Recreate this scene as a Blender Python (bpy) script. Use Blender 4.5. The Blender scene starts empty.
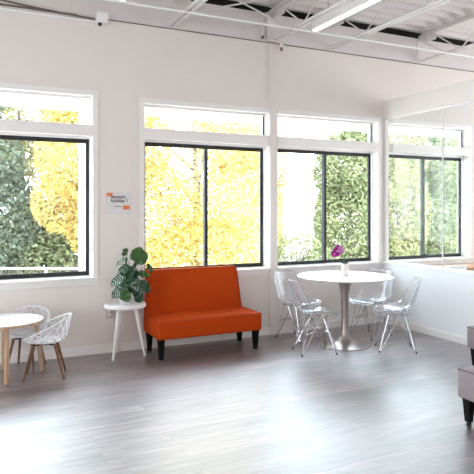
import bpy, bmesh, math, random
from mathutils import Vector, Matrix
random.seed(7)
C = bpy.context.scene
col = C.collection
PI = math.pi

# ------------------------------------------------------------ camera, sky, lights, exposure
cam_d = bpy.data.cameras.new('camera'); cam = bpy.data.objects.new('camera', cam_d); col.objects.link(cam)
cam_d.sensor_fit = 'HORIZONTAL'; cam_d.sensor_width = 36.0
cam_d.lens = 36.0 * 573.6 / 474.0
cam_d.shift_y = -30.0 / 474.0
cam_d.clip_start = 0.05; cam_d.clip_end = 300
cam.location = (0, 0, 1.48)
cam.rotation_euler = (math.radians(90), 0, math.radians(-25.8))
C.camera = cam

w = bpy.data.worlds.new('overcast_sky'); C.world = w; w.use_nodes = True
bg = w.node_tree.nodes['Background']
bg.inputs[0].default_value = (0.74, 0.88, 1.0, 1)
bg.inputs[1].default_value = 12

sun_d = bpy.data.lights.new('sun', 'SUN'); sun_d.energy = 9.0; sun_d.angle = math.radians(6)
sun_d.color = (1.0, 0.93, 0.82)
sun = bpy.data.objects.new('sun', sun_d); col.objects.link(sun)
sun.rotation_euler = Vector((0.62, -0.42, 0.78)).to_track_quat('Z', 'Y').to_euler()
sun.location = (8, -4, 12)

def area(name, loc, rot, sx, sy, e, colr=(1, 1, 1)):
    d = bpy.data.lights.new(name, 'AREA'); d.shape = 'RECTANGLE'; d.size = sx; d.size_y = sy
    d.energy = e; d.color = colr
    o = bpy.data.objects.new(name, d); col.objects.link(o); o.location = loc; o.rotation_euler = rot
    return o
# added warm fill behind the photographer; daylight from the left and neighbouring room
area('window_daylight_behind', (1.0, -2.4, 1.9), (math.radians(90), 0, 0), 7, 2.4, 45, (1.0, 0.88, 0.80))
area('window_daylight_left', (-3.9, 2.6, 1.7), (math.radians(90), 0, math.radians(-90)), 4.6, 2.2, 150, (0.86, 0.93, 1.0))
area('daylight_neighbour_room', (9.7, 3.0, 2.0), (math.radians(90), 0, math.radians(90)), 5, 2.6, 220, (0.93, 0.96, 1.0))

C.view_settings.view_transform = 'Standard'; C.view_settings.look = 'None'
C.view_settings.exposure = 0.22; C.view_settings.gamma = 1.0
C.view_settings.use_curve_mapping = False

# ------------------------------------------------------------ materials
def nt(name):
    m = bpy.data.materials.new(name); m.use_nodes = True
    return m, m.node_tree, m.node_tree.nodes, m.node_tree.links
def mat(name, c, rough=0.6, metal=0.0, spec=0.5, var=0.05, scale=8.0, bump=0.0, bscale=60.0, coat=0.0, emit=0.0, sheen=0.0):
    m, t, n, l = nt(name)
    b = n['Principled BSDF']
    b.inputs['Roughness'].default_value = rough; b.inputs['Metallic'].default_value = metal
    b.inputs['Specular IOR Level'].default_value = spec
    b.inputs['Coat Weight'].default_value = coat; b.inputs['Coat Roughness'].default_value = 0.1
    b.inputs['Sheen Weight'].default_value = sheen
    tc = n.new('ShaderNodeTexCoord'); nz = n.new('ShaderNodeTexNoise'); nz.inputs['Scale'].default_value = scale
    nz.inputs['Detail'].default_value = 3
    l.new(tc.outputs['Object'], nz.inputs['Vector'])
    r = n.new('ShaderNodeValToRGB')
    r.color_ramp.elements[0].position = 0.3; r.color_ramp.elements[1].position = 0.7
    r.color_ramp.elements[0].color = tuple(max(0, x * (1 - var)) for x in c) + (1,)
    r.color_ramp.elements[1].color = tuple(min(1, x * (1 + var)) for x in c) + (1,)
    l.new(nz.outputs['Fac'], r.inputs['Fac']); l.new(r.outputs['Color'], b.inputs['Base Color'])
    if bump > 0:
        n2 = n.new('ShaderNodeTexNoise'); n2.inputs['Scale'].default_value = bscale
        l.new(tc.outputs['Object'], n2.inputs['Vector'])
        bp = n.new('ShaderNodeBump'); bp.inputs['Strength'].default_value = bump; bp.inputs['Distance'].default_value = 0.01
        l.new(n2.outputs['Fac'], bp.inputs['Height']); l.new(bp.outputs['Normal'], b.inputs['Normal'])
    if emit > 0:
        b.inputs['Emission Color'].default_value = (1, 0.98, 0.95, 1); b.inputs['Emission Strength'].default_value = emit
    return m
def wood(name, c1, c2, rough=0.5, axis=2, scale=6):
    m, t, n, l = nt(name)
    b = n['Principled BSDF']; b.inputs['Roughness'].default_value = rough
    tc = n.new('ShaderNodeTexCoord'); mp = n.new('ShaderNodeMapping')
    s = [8, 8, 8]; s[axis] = 0.8; mp.inputs['Scale'].default_value = s
    nz = n.new('ShaderNodeTexNoise'); nz.inputs['Scale'].default_value = scale; nz.inputs['Detail'].default_value = 4
    r = n.new('ShaderNodeValToRGB'); r.color_ramp.elements[0].color = c1 + (1,); r.color_ramp.elements[1].color = c2 + (1,)
    r.color_ramp.elements[0].position = 0.35; r.color_ramp.elements[1].position = 0.65
    l.new(tc.outputs['Object'], mp.inputs['Vector']); l.new(mp.outputs['Vector'], nz.inputs['Vector'])
    l.new(nz.outputs['Fac'], r.inputs['Fac']); l.new(r.outputs['Color'], b.inputs['Base Color'])
    return m
def clear(name, tint, base_refl, rough=0.03, facing=0.35, milky=0.0, top=0.5):
    """thin clear sheet: see-through, shinier at grazing angles"""
    m, t, n, l = nt(name)
    for x in list(n): n.remove(x)
    out = n.new('ShaderNodeOutputMaterial'); tr = n.new('ShaderNodeBsdfTransparent'); gl = n.new('ShaderNodeBsdfGlossy')
    tr.inputs[0].default_value = tint + (1,); gl.inputs['Roughness'].default_value = rough
    gl.inputs['Color'].default_value = (0.95, 0.97, 1, 1)
    lw = n.new('ShaderNodeLayerWeight'); lw.inputs['Blend'].default_value = facing
    mr = n.new('ShaderNodeMapRange'); mr.inputs['To Min'].default_value = base_refl; mr.inputs['To Max'].default_value = top
    mx = n.new('ShaderNodeMixShader')
    l.new(lw.outputs['Fresnel'], mr.inputs['Value']); l.new(mr.outputs['Result'], mx.inputs['Fac'])
    src = tr
    if milky > 0:
        df = n.new('ShaderNodeBsdfDiffuse'); df.inputs[0].default_value = (0.85, 0.87, 0.9, 1)
        m2 = n.new('ShaderNodeMixShader'); m2.inputs[0].default_value = milky
        l.new(tr.outputs[0], m2.inputs[1]); l.new(df.outputs[0], m2.inputs[2]); src = m2
    l.new(src.outputs[0], mx.inputs[1]); l.new(gl.outputs[0], mx.inputs[2]); l.new(mx.outputs[0], out.inputs['Surface'])
    return m
def leafmat(name, c1, c2, c3=None, scale=1.5, trans=0.45):
    m, t, n, l = nt(name)
    for x in list(n): n.remove(x)
    out = n.new('ShaderNodeOutputMaterial')
    tc = n.new('ShaderNodeTexCoord'); nz = n.new('ShaderNodeTexNoise'); nz.inputs['Scale'].default_value = scale
    nz.inputs['Detail'].default_value = 6; nz.inputs['Roughness'].default_value = 0.75
    r = n.new('ShaderNodeValToRGB'); e = r.color_ramp.elements
    e[0].position = 0.38; e[0].color = c1 + (1,); e[1].position = 0.6; e[1].color = c2 + (1,)
    if c3: x = e.new(0.7); x.color = c3 + (1,)
    l.new(tc.outputs['Object'], nz.inputs['Vector']); l.new(nz.outputs['Fac'], r.inputs['Fac'])
    d = n.new('ShaderNodeBsdfDiffuse'); tl = n.new('ShaderNodeBsdfTranslucent'); mx = n.new('ShaderNodeMixShader')
    mx.inputs[0].default_value = trans
    l.new(r.outputs[0], d.inputs[0]); l.new(r.outputs[0], tl.inputs[0])
    l.new(d.outputs[0], mx.inputs[1]); l.new(tl.outputs[0], mx.inputs[2]); l.new(mx.outputs[0], out.inputs['Surface'])
    return m

def floor_material():
    m, t, n, l = nt('grey_wood_planks')
    b = n['Principled BSDF']
    tc = n.new('ShaderNodeTexCoord')
    br = n.new('ShaderNodeTexBrick'); br.inputs['Scale'].default_value = 1.0
    br.inputs['Brick Width'].default_value = 1.22; br.inputs['Row Height'].default_value = 0.15
    br.inputs['Mortar Size'].default_value = 0.0022; br.inputs['Mortar Smooth'].default_value = 0.3
    br.offset = 0.37; br.offset_frequency = 2
    br.inputs['Color1'].default_value = (0, 0, 0, 1); br.inputs['Color2'].default_value = (1, 1, 1, 1)
    br.inputs['Mortar'].default_value = (0.5, 0.5, 0.5, 1)
    l.new(tc.outputs['Object'], br.inputs['Vector'])
    mp = n.new('ShaderNodeMapping'); mp.inputs['Scale'].default_value = (1.3, 16, 1)
    nz = n.new('ShaderNodeTexNoise'); nz.inputs['Scale'].default_value = 2.2; nz.inputs['Detail'].default_value = 7
    nz.inputs['Roughness'].default_value = 0.62
    add = n.new('ShaderNodeVectorMath'); add.operation = 'MULTIPLY_ADD'
    add.inputs[1].default_value = (7, 3, 5)
    l.new(br.outputs['Color'], add.inputs[0]); l.new(tc.outputs['Object'], add.inputs[2])
    l.new(add.outputs[0], mp.inputs['Vector']); l.new(mp.outputs[0], nz.inputs['Vector'])
    r = n.new('ShaderNodeValToRGB'); e = r.color_ramp.elements
    e[0].position = 0.30; e[0].color = (0.055, 0.036, 0.038, 1); e[1].position = 0.72; e[1].color = (0.33, 0.255, 0.265, 1)
    x = e.new(0.5); x.color = (0.15, 0.108, 0.112, 1)
    l.new(nz.outputs['Fac'], r.inputs['Fac'])
    hs = n.new('ShaderNodeMapRange'); hs.inputs['To Min'].default_value = 0.6; hs.inputs['To Max'].default_value = 1.4
    l.new(br.outputs['Color'], hs.inputs['Value'])
    mul = n.new('ShaderNodeMix'); mul.data_type = 'RGBA'; mul.blend_type = 'MULTIPLY'; mul.inputs[0].default_value = 1
    l.new(r.outputs[0], mul.inputs[6]); l.new(hs.outputs[0], mul.inputs[7])
    m2 = n.new('ShaderNodeMix'); m2.data_type = 'RGBA'; m2.inputs[7].default_value = (0.05, 0.042, 0.042, 1)
    l.new(br.outputs['Fac'], m2.inputs[0]); l.new(mul.outputs[2], m2.inputs[6])
    l.new(m2.outputs[2], b.inputs['Base Color'])
    rr = n.new('ShaderNodeMapRange'); rr.inputs['From Min'].default_value = 0.3; rr.inputs['From Max'].default_value = 0.7
    rr.inputs['To Min'].default_value = 0.34; rr.inputs['To Max'].default_value = 0.48
    l.new(nz.outputs['Fac'], rr.inputs['Value']); l.new(rr.outputs[0], b.inputs['Roughness'])
    b.inputs['IOR'].default_value = 2.1
    sp = n.new('ShaderNodeMapRange'); sp.inputs['From Min'].default_value = 0.35; sp.inputs['From Max'].default_value = 0.65
    sp.inputs['To Min'].default_value = 0.7; sp.inputs['To Max'].default_value = 1.0
    l.new(nz.outputs['Fac'], sp.inputs['Value']); l.new(sp.outputs[0], b.inputs['Specular IOR Level'])
    b.inputs['Coat Weight'].default_value = 0.9; b.inputs['Coat IOR'].default_value = 1.7; b.inputs['Coat Roughness'].default_value = 0.46
    bp = n.new('ShaderNodeBump'); bp.inputs['Strength'].default_value = 0.35; bp.inputs['Distance'].default_value = 0.004
    l.new(nz.outputs['Fac'], bp.inputs['Height']); l.new(bp.outputs[0], b.inputs['Normal'])
    return m

M = {}
M['wall'] = mat('warm_white_wall_paint', (0.80, 0.745, 0.708), 0.75, var=0.015, scale=1.5, bump=0.05, bscale=90)
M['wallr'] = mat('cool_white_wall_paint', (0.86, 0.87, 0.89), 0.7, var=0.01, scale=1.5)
M['trim'] = mat('white_trim_paint', (0.86, 0.83, 0.81), 0.45, var=0.01)
M['frame'] = mat('white_window_frame_vinyl', (0.9, 0.9, 0.9), 0.4, var=0.01)
M['black'] = mat('black_window_sash', (0.012, 0.012, 0.014), 0.5, var=0.1)
M['ceil'] = mat('white_painted_steel', (0.74, 0.70, 0.685), 0.6, var=0.03, scale=4)
M['dark'] = mat('dark_gap_board', (0.02, 0.018, 0.018), 0.9)
M['cable'] = mat('brown_cable_sheath', (0.17, 0.13, 0.12), 0.6)
M['floor'] = floor_material()
M['orange'] = mat('burnt_orange_upholstery', (0.50, 0.058, 0.004), 0.8, spec=0.12, var=0.05, scale=30, bump=0.15, bscale=500)
M['piping'] = mat('dark_orange_piping', (0.36, 0.04, 0.008), 0.8, var=0.05)
M['blackleg'] = mat('black_lacquered_wood', (0.007, 0.006, 0.006), 0.6, spec=0.12, var=0.1)
M['grey'] = mat('mauve_grey_upholstery', (0.30, 0.255, 0.262), 0.85, spec=0.3, var=0.07, scale=40, bump=0.2, bscale=500, sheen=0.1)
M['greypipe'] = mat('dark_grey_piping', (0.12, 0.10, 0.10), 0.85)
M['white'] = mat('white_lacquer', (0.86, 0.84, 0.84), 0.35, var=0.01)
M['plastic'] = mat('white_moulded_plastic', (0.84, 0.84, 0.88), 0.4, var=0.01)
M['gloss'] = mat('white_glossy_tabletop', (0.88, 0.88, 0.9), 0.35, var=0.005)
M['alu'] = mat('brushed_aluminium', (0.42, 0.365, 0.34), 0.32, metal=0.8, var=0.05, scale=30)
M['chrome'] = mat('chromed_wire', (0.55, 0.55, 0.57), 0.2, metal=1.0, var=0.02)
M['oak'] = wood('pale_oak', (0.42, 0.26, 0.16), (0.60, 0.42, 0.29), 0.5)
M['walnut'] = wood('brown_turned_wood', (0.13, 0.058, 0.03), (0.23, 0.11, 0.055), 0.5)
M['counter'] = wood('honey_wood', (0.42, 0.22, 0.12), (0.55, 0.31, 0.18), 0.45, axis=0)
M['acryl'] = clear('clear_acrylic', (0.985, 0.985, 0.99), 0.02, 0.08, 0.15, milky=0.12)
M['acryledge'] = clear('clear_acrylic_edge', (0.85, 0.86, 0.88), 0.15, 0.1, 0.4, milky=0.4)
M['glass'] = clear('window_glass', (0.98, 0.99, 0.985), 0.01, 0.0, 0.12)
M['pglass'] = clear('partition_glass', (0.95, 0.97, 0.965), 0.005, 0.0, 0.08, top=0.12)
M['seam'] = mat('clear_silicone_joint', (0.75, 0.78, 0.78), 0.3)
M['pot'] = mat('white_ceramic', (0.78, 0.77, 0.78), 0.3, var=0.02)
M['potwarm'] = mat('cream_ceramic', (0.80, 0.74, 0.70), 0.3, var=0.02)
M['soil'] = mat('potting_soil', (0.05, 0.035, 0.025), 0.95, var=0.4, scale=80, bump=0.5)
M['leafg'] = mat('glossy_green_leaf', (0.024, 0.095, 0.012), 0.35, var=0.35, scale=18)
M['leafd'] = mat('dark_green_leaf', (0.014, 0.06, 0.022), 0.33, var=0.3, scale=18)
M['leafs'] = mat('pale_leaf_stripe', (0.50, 0.60, 0.52), 0.3, var=0.1)
M['stem'] = mat('brown_green_stem', (0.08, 0.06, 0.03), 0.6)
M['magenta'] = mat('magenta_petal', (0.42, 0.012, 0.30), 0.5, var=0.3, scale=40)
M['pink'] = mat('light_pink_petal_edge', (0.75, 0.35, 0.65), 0.5, var=0.1)
M['paper'] = mat('white_paper', (0.74, 0.71, 0.70), 0.7, var=0.01)
M['ink'] = mat('black_print', (0.03, 0.025, 0.04), 0.7)
M['orangepaper'] = mat('orange_note', (0.80, 0.22, 0.07), 0.7, var=0.06)
M['led'] = mat('lit_diffuser', (0.95, 0.95, 0.95), 0.5, emit=3.2)
M['rubber'] = mat('black_rubber', (0.02, 0.02, 0.022), 0.7)
M['plate'] = mat('white_outlet_plastic', (0.85, 0.82, 0.80), 0.35, var=0.01)
M['platew'] = mat('pale_beige_plate', (0.62, 0.55, 0.53), 0.4, var=0.01)
M['ground'] = mat('pale_patio_concrete', (0.62, 0.60, 0.56), 0.9, var=0.1, scale=2, bump=0.3)
M['siding'] = mat('white_siding', (0.88, 0.88, 0.87), 0.7, var=0.02)
M['bark'] = mat('grey_bark', (0.16, 0.12, 0.10), 0.9, var=0.3, scale=10, bump=0.4, bscale=20)
M['yellow'] = leafmat('autumn_yellow_leaves', (0.52, 0.38, 0.17), (0.70, 0.545, 0.18), (0.82, 0.72, 0.36), 2.4, 0.5)
M['palegreen'] = leafmat('yellow_green_leaves', (0.20, 0.21, 0.11), (0.40, 0.38, 0.19), (0.68, 0.56, 0.32), 1.6, 0.45)
M['midgreen'] = leafmat('green_leaves', (0.15, 0.17, 0.09), (0.29, 0.31, 0.165), (0.50, 0.46, 0.25), 1.8, 0.4)
M['evergreen'] = leafmat('evergreen_needles', (0.10, 0.12, 0.09), (0.19, 0.22, 0.16), (0.32, 0.33, 0.23), 1.8, 0.3)

# ------------------------------------------------------------ mesh helpers
def tag(o, label=None, cat=None, group=None, kind=None):
    if label: o['label'] = label
    if cat: o['category'] = cat
    if group: o['group'] = group
    if kind: o['kind'] = kind
    return o
def empty(name, loc, rz=0.0):
    o = bpy.data.objects.new(name, None); col.objects.link(o); o.location = loc; o.rotation_euler = (0, 0, rz)
    o.empty_display_size = 0.1
    return o
def obj(name, bm, m, parent=None, smooth=True, loc=None, angle=40):
    me = bpy.data.meshes.new(name)
    bmesh.ops.recalc_face_normals(bm, faces=bm.faces[:])
    for f in bm.faces: f.smooth = smooth
    if smooth:
        a = math.radians(angle)
        for e in bm.edges:
            if len(e.link_faces) == 2 and e.calc_face_angle(0) > a: e.smooth = False
    bm.to_mesh(me); bm.free()
    for x in (m if isinstance(m, (list, tuple)) else [m]): me.materials.append(x)
    o = bpy.data.objects.new(name, me); col.objects.link(o)
    if parent: o.parent = parent
    if loc: o.location = loc
    return o
def box(bm, x0, x1, y0, y1, z0, z1, mi=0):
    v = [bm.verts.new(p) for p in ((x0,y0,z0),(x1,y0,z0),(x1,y1,z0),(x0,y1,z0),(x0,y0,z1),(x1,y0,z1),(x1,y1,z1),(x0,y1,z1))]
    for q in ((0,3,2,1),(4,5,6,7),(0,1,5,4),(1,2,6,5),(2,3,7,6),(3,0,4,7)):
        bm.faces.new([v[i] for i in q]).material_index = mi
    return v
def rbox(bm, x0, x1, y0, y1, z0, z1, r=0.02, seg=3):
    v = box(bm, x0, x1, y0, y1, z0, z1)
    es = {e for a in v for e in a.link_edges}
    bmesh.ops.bevel(bm, geom=list(es), offset=r, segments=seg, profile=0.5, affect='EDGES')
def ring_basis(d):
    d = d.normalized(); up = Vector((0,0,1)) if abs(d.z) < 0.95 else Vector((1,0,0))
    a = d.cross(up).normalized(); return a, d.cross(a).normalized()
def tube(bm, pts, r, seg=8, r2=None, closed=False, mi=0):
    pts = [Vector(p) for p in pts]; n = len(pts); rings = []
    for i, p in enumerate(pts):
        if closed: d = pts[(i+1) % n] - pts[i-1]
        else: d = pts[min(i+1, n-1)] - pts[max(i-1, 0)]
        a, b = ring_basis(d)
        if rings and not closed or (closed and rings):
            pa = rings[-1][1]; pr = pa - d.normalized() * pa.dot(d.normalized())
            if pr.length > 1e-5: a = pr.normalized(); b = d.normalized().cross(a)
        rr = r if r2 is None else r + (r2 - r) * i / max(1, n-1)
        rings.append(([bm.verts.new(p + a * math.cos(2*PI*k/seg) * rr + b * math.sin(2*PI*k/seg) * rr) for k in range(seg)], a))
    R = [x[0] for x in rings]
    for i in range(n if closed else n-1):
        A = R[i]; B = R[(i+1) % n]
        for k in range(seg):
            try: bm.faces.new((A[k], A[(k+1) % seg], B[(k+1) % seg], B[k])).material_index = mi
            except ValueError: pass
    if not closed:
        bm.faces.new(R[0][::-1]).material_index = mi; bm.faces.new(R[-1]).material_index = mi
def lathe(bm, prof, seg=40, cx=0, cy=0):
    """prof: list of (r, z) from bottom to top"""
    R = []
    for r, z in prof:
        if r < 1e-5: R.append([bm.verts.new((cx, cy, z))])
        else: R.append([bm.verts.new((cx + r*math.cos(2*PI*k/seg), cy + r*math.sin(2*PI*k/seg), z)) for k in range(seg)])
    for A, B in zip(R, R[1:]):
        for k in range(seg):
            k2 = (k+1) % seg
            if len(A) == 1 and len(B) == 1: continue
            if len(A) == 1: bm.faces.new((A[0], B[k], B[k2]))
            elif len(B) == 1: bm.faces.new((A[k], A[k2], B[0]))
            else: bm.faces.new((A[k], A[k2], B[k2], B[k]))
    if len(R[0]) > 1: bm.faces.new(R[0][::-1])
    if len(R[-1]) > 1: bm.faces.new(R[-1])
def NB(): return bmesh.new()
def copy_tree(o, parent=None):
    c = o.copy(); col.objects.link(c)
    if parent: c.parent = parent
    for ch in list(o.children): copy_tree(ch, c)
    return c
def struct(name, bm, m, parent=None, smooth=False):
    o = obj(name, bm, m, parent, smooth)
    if parent is None: o['kind'] = 'structure'
    return o

# ------------------------------------------------------------ room shell
D = 5.83          # inner face of the window wall
RX = 4.90         # room-side face of the partition wall
XL, XR, YB = -4.0, 10.0, -2.6
b = NB(); box(b, XL, XR, YB, D + 0.2, -0.2, 0.0); struct('floor', b, M['floor'])

openings = [(-1.45, 1.205, 2.60), (1.739, 3.23, 2.57), (3.347, 4.815, 2.57), (4.962, 6.425, 2.57)]
ZS, ZH, ZT = 0.775, 2.195, 2.30
b = NB()
xs = XL
for x0, x1, zt in openings:
    box(b, xs, x0, D, D + 0.2, 0, 3.72)
    box(b, x0, x1, D, D + 0.2, 0, ZS)
    box(b, x0, x1, D, D + 0.2, ZH, ZT)
    box(b, x0, x1, D, D + 0.2, zt, 3.72)
    xs = x1
box(b, xs, XR, D, D + 0.2, 0, 3.72)
struct('wall_back', b, M['wall'])

# half wall, header and glass between the rooms
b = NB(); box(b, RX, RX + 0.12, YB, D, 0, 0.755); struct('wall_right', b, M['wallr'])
b = NB(); rbox(b, RX - 0.012, RX + 0.132, YB, D, 0.755, 0.785, 0.004, 2); struct('trim_1', b, M['frame'])
b = NB(); box(b, RX, RX + 0.12, YB, D, 2.615, 2.84); struct('wall_right_header', b, M['wall'])
b = NB(); box(b, RX + 0.03, RX + 0.06, YB, D, 2.600, 2.615); box(b, RX + 0.03, RX + 0.075, D - 0.03, D, 0.785, 2.60); struct('trim_2', b, M['trim'])
b = NB(); box(b, RX + 0.045, RX + 0.057, 4.863, D - 0.03, 0.785, 2.60); struct('window_5', b, M['pglass'])
b = NB(); box(b, RX + 0.045, RX + 0.057, 2.6, 4.855, 0.785, 2.60); struct('window_6', b, M['pglass'])
b = NB(); box(b, RX + 0.043, RX + 0.059, 4.855, 4.863, 0.785, 2.60); struct('trim_3', b, M['seam'])
b = NB(); box(b, RX + 0.045, RX + 0.057, YB, 2.588, 0.785, 2.60); struct('window_7', b, M['pglass'])

b = NB(); box(b, XL - 0.1, XL, YB - 0.1, D + 0.2, 0, 3.8); struct('wall_left', b, M['wall'])
b = NB(); box(b, XL, XR, YB - 0.1, YB, 0, 3.8); struct('wall_front', b, M['wall'])
b = NB(); box(b, XR, XR + 0.1, YB - 0.1, D + 0.2, 0, 3.8); struct('wall_far_right', b, M['wall'])

# baseboards
def baseboard(name, x0, x1, y0, y1, axis):
    b = NB()
    if axis == 'x':
        box(b, x0, x1, y0, y1, 0, 0.075); box(b, x0, x1, y0 + 0.006, y1, 0.075, 0.088)
    else:
        box(b, x0, x1, y0, y1, 0, 0.07); box(b, x0 + 0.005, x1, y0, y1, 0.07, 0.08)
    return struct(name, b, M['trim'])
baseboard('baseboard_back', XL, 3.235, D - 0.016, D, 'x')
baseboard('baseboard_back_right', 3.325, RX, D - 0.016, D, 'x')
baseboard('baseboard_right', RX - 0.015, RX, YB, D - 0.016, 'y')
b = NB(); box(b, RX + 0.12, XR, D - 0.016, D, 0, 0.088); struct('baseboard_neighbour', b, M['trim'])

# pilaster and thin moulding between the windows
b = NB(); box(b, 3.235, 3.325, D - 0.022, D, 0, 2.66); struct('trim_4', b, M['wall'])
b = NB(); box(b, 3.235, 3.262, D - 0.02, D, 2.66, 3.36); struct('trim_5', b, M['wall'])

b = NB(); box(b, 3.19, 3.34, D - 0.035, D - 0.006, 3.40, 3.72); box(b, 3.17, 3.36, D - 0.05, D - 0.006, 3.70, 3.72); struct('trim_14', b, M['ceil'])

# windows: white frame in the opening, black sashes, panes, casing, stool
def casing(k, x0, x1, zt, left=True, right=True):
    b = NB(); p = 0.014; wv = 0.05
    L = x0 - (wv if left else 0); R = x1 + (wv if right else 0)
    if left: box(b, x0 - wv, x0, D - p, D, 0.70, zt + wv)
    if right: box(b, x1, x1 + wv, D - p, D, 0.70, zt + wv)
    box(b, x0, x1, D - p, D, zt, zt + wv)
    box(b, x0, x1, D - p, D, ZH, ZT)
    box(b, x0, x1, D - p, D, 0.70, ZS - 0.022)
    box(b, L - 0.004, R + 0.004, D - p - 0.022, D, ZS - 0.022, ZS)
    struct('trim_%d' % k, b, M['trim'])
for i, (x0, x1, zt) in enumerate(openings):
    y0, y1 = D + 0.10, D + 0.16
    b = NB()
    fz = 0.010
    for za, zb in ((ZS, ZH), (ZT, zt)):
        box(b, x0, x0 + fz, y0 - 0.01, y1, za, zb); box(b, x1 - fz, x1, y0 - 0.01, y1, za, zb)
        box(b, x0 + fz, x1 - fz, y0 - 0.01, y1, za, za + (0.006 if za == ZS else 0.022)); box(b, x0 + fz, x1 - fz, y0 - 0.01, y1, zb - 0.022, zb)
    wnd = struct('window_%d' % (i + 1), b, M['frame'])
    xm = (x0 + x1) / 2
    def sash(xa, xb, ya, yb):
        s = NB(); t = 0.042; za, zb = ZS + 0.008, ZH - 0.022
        box(s, xa, xa + t*0.8, ya, yb, za, zb); box(s, xb - t*0.8, xb, ya, yb, za, zb)
        box(s, xa + t*0.8, xb - t*0.8, ya, yb, za, za + t); box(s, xa + t*0.8, xb - t*0.8, ya, yb, zb - t, zb)
        so = obj('sash', s, M['black'], wnd, False)
        g = NB(); box(g, xa + t*0.8, xb - t*0.8, ya + 0.011, ya + 0.015, za + t, zb - t)
        obj('pane', g, M['glass'], so, False)
    sash(x0 + fz, xm + 0.018, y0, y0 + 0.022)
    sash(xm - 0.018, x1 - fz, y0 + 0.026, y0 + 0.048)
    g = NB(); box(g, x0 + fz, x1 - fz, y0 + 0.02, y0 + 0.024, ZT + fz, zt - fz)
    obj('transom_pane', g, M['glass'], wnd, False)
    if i in (1, 2, 3):
        g = NB(); box(g, x1 - fz - 0.012, x1 - fz, y0 + 0.0, y0 + 0.016, ZT + fz, zt - fz)
        obj('gasket', g, M['black'], wnd, False)
casing(6, -1.45, 1.205, 2.60)
casing(7, 1.739, 3.23, 2.57, right=False)
casing(8, 3.347, 4.815, 2.57, left=False)
casing(9, 4.962 + 0.10, 6.425, 2.57, left=False)

# wall-top shadow gap, ledge, dark slot under the deck
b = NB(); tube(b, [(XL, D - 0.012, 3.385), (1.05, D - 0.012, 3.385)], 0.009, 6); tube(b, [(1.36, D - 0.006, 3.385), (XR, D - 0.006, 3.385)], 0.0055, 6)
struct('trim_10', b, M['cable'])  # brown tube stands in for the shadow line of the gap
b = NB(); box(b, XL, XR, D - 0.006, D, 3.40, 3.72); struct('trim_11', b, M['ceil'])
b = NB(); box(b, XL, XR, D + 0.10, D + 0.14, 3.70, 3.86); struct('trim_12', b, M['dark'])  # black board puts the shade into the open slot
# corrugated roof deck
b = NB()
ys, zs = [], []
y = YB; P = 0.19
while y < D + 0.22:
    for dy, z in ((0, 3.80), (0.035, 3.80), (0.06, 3.85), (0.165, 3.85)):
        ys.append(y + dy); zs.append(z)
    y += P
va = [b.verts.new((XL, yy, zz)) for yy, zz in zip(ys, zs)]; vb = [b.verts.new((XR, yy, zz)) for yy, zz in zip(ys, zs)]
vc = b.verts.new((XL, ys[-1], 4.0)); vd = b.verts.new((XR, ys[-1], 4.0)); ve = b.verts.new((XL, ys[0], 4.0)); vf = b.verts.new((XR, ys[0], 4.0))
for i in range(len(va) - 1): b.faces.new((va[i], vb[i], vb[i+1], va[i+1]))
b.faces.new((ve, vc, vd, vf)); b.faces.new((va[-1], vb[-1], vd, vc)); b.faces.new((va[0], ve, vf, vb[0]))
struct('ceiling', b, M['ceil'])

# ------------------------------------------------------------ ceiling steel
def make_joist():
    root = empty('steel_joist', (0, 0, 0))
    ya, yb = YB + 0.05, D - 0.01
    f = NB(); box(f, -0.052, -0.010, ya, yb, 3.412, 3.418); box(f, -0.016, -0.010, ya, yb, 3.418, 3.445)
    box(f, 0.010, 0.052, ya, yb, 3.412, 3.418); box(f, 0.010, 0.016, ya, yb, 3.418, 3.445); obj('bottom_chord', f, M['ceil'], root, False)
    f = NB(); box(f, -0.045, -0.010, ya, yb, 3.790, 3.797); box(f, -0.016, -0.010, ya, yb, 3.755, 3.790)
    box(f, 0.010, 0.045, ya, yb, 3.790, 3.797); box(f, 0.010, 0.016, ya, yb, 3.755, 3.790); obj('top_chord', f, M['ceil'], root, False)
    n = 8; step = (yb - 0.3 - ya) / (2 * n)
    first = None
    for k in range(2 * n):
        a = (0, 0, 3.425 if k % 2 else 3.78); c = (0, step, 3.78 if k % 2 else 3.425)
        f = NB(); tube(f, [a, c], 0.009, 6)
        o = obj('web_rod', f, M['ceil'], root); o.location.y = ya + 0.15 + k * step
    f = NB(); box(f, -0.06, 0.06, yb - 0.10, yb, 3.70, 3.752); box(f, -0.01, 0.01, yb - 0.25, yb - 0.02, 3.66, 3.75); obj('bearing_seat', f, M['ceil'], root, False)
    return root
joist_labels = {2.035: 'white steel roof joist above the orange settee, leftmost of the ceiling joists in view',
                3.28: 'white steel roof joist ending over the pilaster between the sofa window and the table window',
                4.092: 'white steel roof joist crossing right of the lit linear lamp, above the round table',
                5.555: 'white steel roof joist at the top right, beyond the glass partition line',
                6.95: 'white steel roof joist in the far top right corner over the neighbouring room'}
j0 = make_joist()
for i, (x, lb) in enumerate(joist_labels.items()):
    j = j0 if i == 0 else copy_tree(j0)
    j.location.x = x
    tag(j, lb, 'roof joist', 'open web steel joists under the roof deck')

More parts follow.
